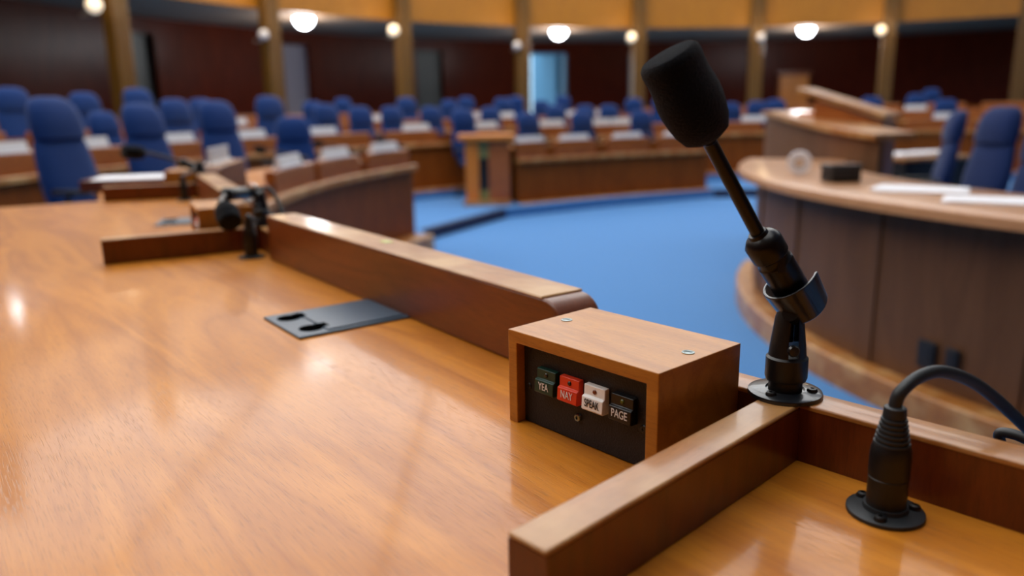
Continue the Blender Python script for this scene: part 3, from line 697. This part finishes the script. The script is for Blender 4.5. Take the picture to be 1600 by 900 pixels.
# small microphones on the desks behind (copies of one)
src = thing('desk_microphone', 'x', 'microphone', (0, 0, 0), 0, 'small microphones on the far desks')
obj('flange', Lathe([(0, 0), (.03, 0), (.03, .004), (0, .004)], 20), M['blackgloss'], src)
obj('stand', Lathe([(0, .004), (.014, .004), (.015, .03), (.009, .07), (0, .072)], 16), M['black'], src)
obj('body', tube(bmesh.new(), [(-.03, .0, .095), (.07, .0, .125)], .014, 12), M['black'], src)
obj('yoke', tube(bmesh.new(), [(0, 0, .06), (0, 0, .10)], .010, 10), M['black'], src)
obj('shaft', tube(bmesh.new(), spline([(.07, 0, .125), (.15, .01, .15), (.22, .01, .16)], 5), .006, 10), M['steel_black'], src)
bm = Lathe([(0, 0), (.02, .004), (.024, .03), (.024, .06), (.018, .068), (0, .07)], 20); orient(bm, (.20, .01, .155), (1, 0, .15)); obj('windscreen', bm, M['foam'], src)
obj('cable', tube(bmesh.new(), spline([(-.03, 0, .095), (-.06, .01, .08), (-.07, .03, .03), (-.05, .05, .0)], 5), .005, 8), M['rubber'], src)
first = True
far_m = [(ptL, pathL, 493, .79, 200, 'between the first and middle plates of the left curved desk'), (ptL, pathL, 567, .79, 215, 'between the middle and far plates of the left curved desk'), (ptL, pathL, 641, .79, 240, 'at the far end of the left curved desk'),
         (ptC, pathC, 860, .72, 250, 'between the first and second plates of the centre desk'), (ptC, pathC, 939, .72, 255, 'between the second and third plates of the centre desk'), (ptC, pathC, 1022, .72, 250, 'right of the third plate of the centre desk')]
for pt, pth, u, z, rz, l in far_m:
    q, d = pt(project_s(pth, u)); nn = Vector((-d.y, d.x)); p = q + nn*.10
    lab = 'small dark microphone ' + l
    if first: src.location = (p.x, p.y, z); src.rotation_euler = (0, 0, R(rz)); src['label'] = lab; first = False
    else: dup(src, lab, (p.x, p.y, z), R(rz))

# papers on the near left desk
def papers(loc, rz, w, d, label, n=3, h=.004):
    t = thing('paper_stack', label, 'papers', loc, rz)
    for k in range(n): obj('sheet', Box(-w/2, w/2, -d/2, d/2, k*h, k*h + h*.9), M['paper'], t, (0.01*random.uniform(-1, 1), .01*random.uniform(-1, 1), 0), R(random.uniform(-4, 4)))
    return t
q = onz(215, 272, ZD + .03)
r = thing('document_tray', 'low wooden tray holding white papers beyond the third divider', 'tray', (-1.56, 3.27, ZD), R(12))
obj('base', Box(-.17, .17, -.13, .13, 0, .012), M['divider'], r)
bm = bmesh.new(); box(bm, -.18, .18, -.145, -.13, 0, .045); box(bm, -.18, .18, .13, .145, 0, .045); box(bm, -.18, -.165, -.13, .13, 0, .045); box(bm, .165, .18, -.13, .13, 0, .045); obj('rim', bm, M['divider'], r)
papers((-1.56, 3.27, ZD + .013), R(12), .30, .24, 'white papers lying in the tray beyond the third divider', 6, .0055)

# ------------------------------------------------------------------ rostrum on the right
K = (4.42, 3.83)
pR = arc(K[0], K[1], 3.05, 153, 243, 3)       # front seen from the well; the clerks sit inside the curve
r = thing('rostrum', 'curved brown rostrum desk sweeping along the right side of the blue well', 'rostrum', (K[0] - 3.05, K[1], 0), 0)
def w(n, bm, mt, **k): return into(r, obj(n, bm, M[mt], None, **k))
w('front_panel', Sweep(pR, rect(0, .04, .05, .765)), 'rostrum')
for a in range(158, 243, 12):
    x, y = K[0] + 3.05*math.cos(R(a)), K[1] + 3.05*math.sin(R(a))
    o = obj('pilaster', Box(-.008, .008, -.05, .05, .12, .765), M['rostrum'], None); o.matrix_basis = Matrix.Translation((x, y, 0)) @ Matrix.Rotation(R(a), 4, 'Z'); into(r, o)
w('kerb', Sweep(pR, rrect_prof(-.10, .02, 0, .12, .012)), 'trim')
w('desktop', Sweep(arc(K[0], K[1], 3.17, 152, 244, 3), rrect_prof(0, .62, .765, .81, .015)), 'desktrim')if 'desktrim' in M else w('desktop', Sweep(arc(K[0], K[1], 3.17, 152, 244, 3), rrect_prof(0, .62, .765, .81, .015)), 'trim')
w('end_panel', Sweep([(K[0] + 3.05*math.cos(R(152.5)), K[1] + 3.05*math.sin(R(152.5))), (K[0] + 2.5*math.cos(R(152.5)), K[1] + 2.5*math.sin(R(152.5)))], rect(-.02, .02, 0, .765)), 'rostrum')
# sockets on its face
for u, v, wd, hh, l in ((1451, 553, .075, .105, 'larger'), (1492, 560, .05, .075, 'smaller')):
    rr = ray(u, v); p = None
    for k in range(400):
        q = rr*(.5 + k*.01)/rr.y + Vector((0, 0, EYE))
        if math.hypot(q.x - K[0], q.y - K[1]) < 3.06: p = q; break
    a = math.atan2(p.y - K[1], p.x - K[0]); p = Vector((K[0] + 3.056*math.cos(a), K[1] + 3.056*math.sin(a), p.z))
    t = thing('wall_outlet', 'black wall outlet on the rostrum front, the %s of two' % l, 'outlet', p, a, 'outlets on the rostrum front')
    obj('cover', Box(0, .014, -wd/2, wd/2, -hh/2, hh/2), M['face'], t, bevel=.003); obj('socket_face', Box(.014, .017, -wd*.3, wd*.3, -hh*.32, hh*.32), M['face'], t)
# tape roll, box, papers lying on the rostrum
q = onz(1248, 273, .81); t = thing('tape_roll', 'white ring-shaped roll standing on the rostrum top beside a black box', 'roll', (q.x, q.y, .811), R(-22))
bm = bmesh.new(); n = 36
prof = [(.024, -.022), (.058, -.022), (.060, 0), (.058, .022), (.024, .022)]; rg = [[bm.verts.new((rr*math.cos(2*PI*k/n), y, .060 + rr*math.sin(2*PI*k/n))) for rr, y in prof] for k in range(n)]
for i in range(n):
    for k in range(5): bm.faces.new((rg[i][k], rg[i][(k+1) % 5], rg[(i+1) % n][(k+1) % 5], rg[(i+1) % n][k]))
obj('tape', bm, M['paper'], t)
bm = bmesh.new(); rg = [[bm.verts.new((rr*math.cos(2*PI*k/n), y, .060 + rr*math.sin(2*PI*k/n))) for rr, y in ((.018, -.02), (.0238, -.02), (.0238, .02), (.018, .02))] for k in range(n)]
for i in range(n):
    for k in range(4): bm.faces.new((rg[i][k], rg[i][(k+1) % 4], rg[(i+1) % n][(k+1) % 4], rg[(i+1) % n][k]))
obj('core', bm, M['hole'], t)
q = onz(1313, 284, .81); t = thing('desk_box', 'small black lidded box on the rostrum top right of the white roll', 'box', (q.x, q.y, .811), R(8))
obj('body', Box(-.072, .072, -.05, .05, 0, .062), M['black'], t, bevel=.004); obj('lid', Box(-.076, .076, -.054, .054, .062, .082), M['blackgloss'], t, bevel=.004)
q = onz(1440, 297, .81); papers((q.x, q.y, .811), R(-35), .34, .24, 'white papers on the rostrum top near the navy chair', 2, .003)
q = onz(1550, 314, .81); papers((q.x, q.y, .811), R(-30), .30, .22, 'pale papers on the rostrum top at the right edge', 2, .003)
q = onz(1222, 275, .81)

# raised part behind with the slanted reading desk
r = thing('raised_rostrum', 'higher curved brown rostrum wall with a pale top behind the white roll', 'rostrum', (2.4, 5.0, 0), 0)
def w(n, bm, mt, **k): return into(r, obj(n, bm, M[mt], None, **k))
tp = [(1197, 180, 6.9), (1203, 180, 6.3), (1225, 186, 5.8), (1255, 195, 5.4), (1300, 206, 5.0), (1340, 213, 4.75), (1374, 219, 4.6)]
Q = [at(*q) for q in tp]; Q = spline(Q, 4)
bm = bmesh.new(); rg = []
for i, q in enumerate(Q):
    dr = (Q[min(i+1, len(Q)-1)] - Q[max(i-1, 0)]); dr.z = 0; dr.normalize(); nn = Vector((-dr.y, dr.x, 0))
    rg.append([bm.verts.new(v) for v in ((q.x, q.y, .0), (q.x, q.y, q.z), (q.x + nn.x*.05, q.y + nn.y*.05, q.z), (q.x + nn.x*.05, q.y + nn.y*.05, .0))])
for a, b in zip(rg, rg[1:]):
    for k in range(4): bm.faces.new((a[k], a[(k+1) % 4], b[(k+1) % 4], b[k]))
bm.faces.new(rg[0][::-1]); bm.faces.new(rg[-1]); w('front_panel', bm, 'rostrum')
bm = bmesh.new(); rg = []
for i, q in enumerate(Q):
    dr = (Q[min(i+1, len(Q)-1)] - Q[max(i-1, 0)]); dr.z = 0; dr.normalize(); nn = Vector((-dr.y, dr.x, 0))
    rg.append([bm.verts.new((q.x + nn.x*o, q.y + nn.y*o, q.z + z)) for o, z in ((-.04, 0), (-.04, .035), (.30, .035), (.30, 0))])
for a, b in zip(rg, rg[1:]):
    for k in range(4): bm.faces.new((a[k], a[(k+1) % 4], b[(k+1) % 4], b[k]))
bm.faces.new(rg[0][::-1]); bm.faces.new(rg[-1]); w('top_rail', bm, 'trim')
# lectern
A_, B_ = at(1246, 144, 5.5), at(1384, 186, 5.05)
dx = (B_ - A_); yaw = math.atan2(dx.y, dx.x); Lh = math.hypot(dx.x, dx.y)
r = thing('lectern', 'wooden lectern with a slanted reading board above the raised rostrum', 'lectern', (A_.x, A_.y, .15), yaw)
za, zb = A_.z - .15, B_.z - .15
bm = bmesh.new(); prof = [(.14, 0), (Lh - .02, 0), (Lh - .02, zb - .02 + .02*0), (.14, za - (za - zb)*.14/Lh - .02)]
a = [bm.verts.new((x, .0, z)) for x, z in prof]; b = [bm.verts.new((x, .20, z)) for x, z in prof]; bm.faces.new(a); bm.faces.new(b[::-1])
for k in range(4): bm.faces.new((a[k], b[k], b[(k+1) % 4], a[(k+1) % 4]))
obj('body', bm, M['panelmid'], r)
obj('side_box', Box(-.06, .14, .12, .32, .0, za - .14), M['end'], r, bevel=.01)
bm = bmesh.new(); prof = [(0, za), (Lh, zb), (Lh, zb + .03), (0, za + .03)]
a = [bm.verts.new((x, -.02, z)) for x, z in prof]; b = [bm.verts.new((x, .22, z)) for x, z in prof]; bm.faces.new(a); bm.faces.new(b[::-1])
for k in range(4): bm.faces.new((a[k], b[k], b[(k+1) % 4], a[(k+1) % 4]))
obj('reading_board', bm, M['trim'], r)
# clerk's table with papers behind
q = at(1425, 242, 6.6); r = thing('side_table', 'low table covered with white papers left of the navy chairs', 'table', (q.x, q.y, T1*0 + .0), R(20))
r.location.z = 0
zt = q.z
obj('tabletop', Box(-.38, .38, -.30, .30, zt - .03, zt), M['trim'], r, bevel=.004); obj('shade_sheet', Box(-.36, .36, -.285, -.27, .05, zt - .03), M['face'], r); obj('shade_sheet', Box(-.36, -.345, -.285, .27, .05, zt - .03), M['face'], r)  # black sheets put the shade under the table into colour
for sx in (-.33, .33):
    for sy in (-.25, .25): obj('leg', Box(sx - .02, sx + .02, sy - .02, sy + .02, 0, zt - .03), M['panel'], r)
papers((q.x - .1, q.y - .02, zt + .001), R(25), .32, .28, 'white papers on the left of the side table by the navy chairs', 3, .006)
papers((q.x + .2, q.y + .05, zt + .001), R(10), .28, .26, 'white papers on the right of the side table by the navy chairs', 4, .006)

# ------------------------------------------------------------------ chairs
def loft(rings, n=24, e=2.6):
    """rings: (x half width, y half depth, y centre, z, tilt) rounded-rectangle sections"""
    bm = bmesh.new(); RG = []
    for hx, hy, yc, z in rings:
        rr = []
        for k in range(n):
            t = 2*PI*k/n; c, s = math.cos(t), math.sin(t)
            rr.append(bm.verts.new((hx*abs(c)**(2/e)*(1 if c >= 0 else -1), yc + hy*abs(s)**(2/e)*(1 if s >= 0 else -1), z)))
        RG.append(rr)
    for a, b in zip(RG, RG[1:]):
        for k in range(n): bm.faces.new((a[k], a[(k+1) % n], b[(k+1) % n], b[k]))
    bm.faces.new(RG[0][::-1]); bm.faces.new(RG[-1]); return bm
def make_chair(label, mat, seatmat=None):
    """high-back swivel chair, 1.2 m tall; the sitter looks towards -y"""
    r = thing('office_chair', label, 'chair', (0, 0, 0), 0, 'blue high-back chairs')
    yb = lambda z: .20 + (z - .5)*.17                     # reclined back
    b = [(.14, .03, yb(.50), .50), (.185, .055, yb(.52), .52), (.215, .065, yb(.60), .60), (.222, .060, yb(.72), .72), (.212, .052, yb(.84), .84), (.196, .050, yb(.92), .92), (.185, .040, yb(.945), .945)]
    obj('backrest', loft(b), mat, r)
    h = [(.178, .036, yb(.94), .935), (.190, .060, yb(.96) - .01, .955), (.192, .070, yb(1.02) - .012, 1.02), (.186, .068, yb(1.09) - .012, 1.09), (.165, .060, yb(1.15) - .008, 1.15), (.125, .046, yb(1.19), 1.187), (.07, .025, yb(1.2), 1.2)]
    obj('headrest', loft(h), mat, r)
    s = [(.18, .18, -.04, .415), (.225, .225, -.04, .43), (.24, .24, -.04, .46), (.235, .235, -.04, .49), (.20, .20, -.03, .51)]
    obj('seat', loft(s), mat, r)
    for sx in (-1, 1):
        bm = tube(bmesh.new(), spline([(sx*.22, .02, .44), (sx*.29, .02, .47), (sx*.30, .0, .60), (sx*.29, -.02, .645)], 4), .014, 8)
        a = obj('armrest', bm, M['black'], r)
        obj('arm_pad', loft([(.03, .12, 0, .64), (.036, .135, 0, .652), (.03, .125, 0, .668)], 16), M['black'], a, (sx*.285, -.02, 0))
    obj('gas_lift', Lathe([(0, .10), (.03, .10), (.03, .28), (.018, .285), (.018, .40), (.06, .405), (.06, .418), (0, .418)], 16), M['black'], r)
    bm = bmesh.new()
    for k in range(5):
        an = 2*PI*k/5 + .3; c, s_ = math.cos(an), math.sin(an); tube(bm, [(0, 0, .115), (.15*c, .15*s_, .10), (.29*c, .29*s_, .075)], [.03, .024, .016], 8)
    ba = obj('base', bm, M['black'], r)
    for k in range(5):
        an = 2*PI*k/5 + .3; bm = Lathe([(0, -.022), (.022, -.022), (.028, -.012), (.028, .012), (.022, .022), (0, .022)], 14); orient(bm, (.29*math.cos(an), .29*math.sin(an), .030), (-math.sin(an), math.cos(an), 0)); obj('caster', bm, M['black'], ba)
    return r
chA = make_chair('x', M['fabric']); chB = make_chair('x', M['fabric_navy'])
used = {id(chA): False, id(chB): False}
def chair(src, x, y, z, face, s, label, grp):
    """face: plan angle the sitter looks at"""
    rz = face + PI/2
    if not used[id(src)]:
        used[id(src)] = True; src.location = (x, y, z); src.rotation_euler = (0, 0, rz); src.scale = (s, s, s); src['label'] = label; src['group'] = grp; return src
    return dup(src, label, (x, y, z), rz, grp, s)
# (u, top v, row or distance, label, extra turn)
CH = [
 (75, 151, 4.75, 1, 'large blue high-back chair standing nearest on the left', -8),
 (216, 161, 6.0, 1, 'blue high-back chair second from the left among the large ones', -6),
 (334, 157, 6.7, 1, 'blue high-back chair right of the paper tray, third of the large ones', -6),
 (455, 182, 7.3, 1, 'blue chair fourth of the large left ones, partly behind a plate', -30),
 (722, 170, 9.95, 1, 'blue chair standing alone in the aisle beside the end cabinet', 0),
 (824, 176, 0, 1, 'blue chair behind the first plate of the centre desk', 0), (908, 186, 0, 1, 'low blue chair behind the second plate of the centre desk', 0),
 (1001, 175, 0, 1, 'blue chair behind the third plate of the centre desk', 0), (1142, 166, 0, 2, 'blue chair just right of the foam microphone head', 0),
 (128, 144, 0, 3, 'far blue chair right of the nearest large left chair', 0), (157, 174, 7.9, 2, 'low blue chair between the first two large left chairs', 0), (270, 154, 0, 2, 'blue chair between the second and third large left chairs', 0),
 (418, 150, 0, 2, 'blue chair directly before the grey door', 0), (507, 162, 0, 2, 'blue chair right of the grey door in the second row', 0), (561, 166, 9.4, 2, 'blue chair left of the column with the bright lamp', 0),
 (610, 166, 0, 2, 'small blue chair under the bright column lamp, second row', 0), (672, 166, 0, 2, 'blue chair between the bright column lamp and the aisle chair', 0), (765, 169, 0, 2, 'blue chair just right of the aisle chair', 0),
 (868, 164, 0, 2, 'blue chair before the blue doorway, second row', 0), (914, 164, 0, 2, 'blue chair right of the blue doorway, second row', 0), (951, 168, 0, 2, 'blue chair behind the gap between second and third centre plates', 0),
 (1183, 158, 0, 2, 'blue chair right of the foam head, second row, left one', 0), (1212, 155, 0, 2, 'blue chair just left of the raised rostrum wall', 0),
 (14, 136, 0, 3, 'blue chair cut by the left edge of the picture', 0), (212, 138, 0, 3, 'far blue chair peeping above the second large left chair', 0),
 (312, 154, 0, 3, 'far blue chair left behind the third large left chair', 0), (487, 158, 0, 3, 'far blue chair just right of the grey door', 0), (535, 158, 0, 4, 'far blue chair left of the bright lamp column', 0), (634, 152, 0, 3, 'far blue chair against the bright lamp column', 0),
 (701, 156, 0, 3, 'far blue chair above the aisle chair, left', 0), (728, 158, 0, 4, 'far blue chair above the aisle chair, right', 0), (785, 153, 0, 3, 'far blue chair left of the blue doorway', 0), (806, 156, 0, 4, 'far blue chair at the left jamb of the blue doorway', 0),
 (845, 160, 0, 3, 'far blue chair in front of the blue doorway, left', 0), (879, 158, 0, 4, 'far blue chair in front of the blue doorway, right', 0), (990, 153, 0, 3, 'far blue chair under the column left of the foam head', 0), (1032, 160, 0, 3, 'far blue chair at the left edge of the foam head', 0),
 (1362, 151, 0, 2, 'blue chair showing behind the slanted lectern', 0), (1432, 150, 0, 3, 'far blue chair right of the lectern, left one', 0), (1455, 151, 0, 4, 'far blue chair right of the lectern, right one', 0), (1478, 164, 0, 2, 'blue chair left of the navy chairs, behind a plate', 0),
]
RCH = {1: 6.62, 2: 8.15, 3: 10.1, 4: 11.98}
for u, vt, dist, row, label, turn in CH:
    if dist: r_ = ray(u, vt); x, y = r_.x*dist/r_.y, dist
    else:
        rad = RCH[row] if not (row == 1 and u > 760) else 6.75
        p = oncircle(u, vt, C1[0], C1[1], rad); x, y = p.x, p.y
    r_ = ray(u, vt); zt = EYE + r_.z*y/r_.y; zb = ZT[row]
    s = max(.84, min(1.04, (zt - zb)/1.2))
    toC = math.atan2(C1[1] - y, C1[0] - x)
    # the headrest sits behind the seat centre: bring the top onto the sight line
    f = toC + R(turn); x += math.cos(f)*.31*s; y += math.sin(f)*.31*s
    chair(chA, x, y, zb, f, s, label, 'blue high-back chairs behind the desks')
for u, vt, d, label, turn in ((1500, 172, 5.9, 'narrow navy chair seen from the side, behind the right rostrum', 162), (1570, 166, 5.0, 'large navy chair in profile above the right end of the rostrum', 184), (1650, 190, 4.2, 'navy chair cut by the right edge of the picture', 184)):
    p = at(u, vt, d); s = max(.86, min(1.04, (p.z - .0)/1.2)); f = R(turn)
    chair(chB, p.x + math.cos(f)*.31*s, p.y + math.sin(f)*.31*s, 0, f, s, label, 'navy chairs at the rostrum')

# ------------------------------------------------------------------ light
def area(name, loc, size, power, col=(1, 1, 1), rot=(0, 0, 0)):
    l = bpy.data.lights.new(name, 'AREA'); l.shape = 'RECTANGLE'; l.size, l.size_y = size; l.energy = power; l.color = col
    o = bpy.data.objects.new(name, l); C.objects.link(o); o.location = loc; o.rotation_euler = rot; return o
# warm light inside the balcony rail washing the timber front comes from the column lamps
for (u, v, s) in lamp_at:
    p = oncircle(u, v, RC[0], RC[1], RR - .75)
    l = bpy.data.lights.new('wall_lamp_light', 'POINT'); l.energy = 14; l.color = (1, .75, .42); l.shadow_soft_size = .12
    o = bpy.data.objects.new('wall_lamp_light', l); C.objects.link(o); o.location = (p.x, p.y, 3.2)
w = bpy.data.worlds.new('sky'); sc.world = w; w.use_nodes = True
w.node_tree.nodes['Background'].inputs[0].default_value = (.60, .84, 1.0, 1); w.node_tree.nodes['Background'].inputs[1].default_value = 2.6

sc.cycles.use_denoising = True
sc.cycles.max_bounces = 8; sc.cycles.diffuse_bounces = 4; sc.cycles.glossy_bounces = 4; sc.cycles.sample_clamp_indirect = 6
vs = sc.view_settings; vs.view_transform = 'Standard'; vs.look = 'None'; vs.gamma = 1; vs.exposure = -0.22; vs.use_curve_mapping = False
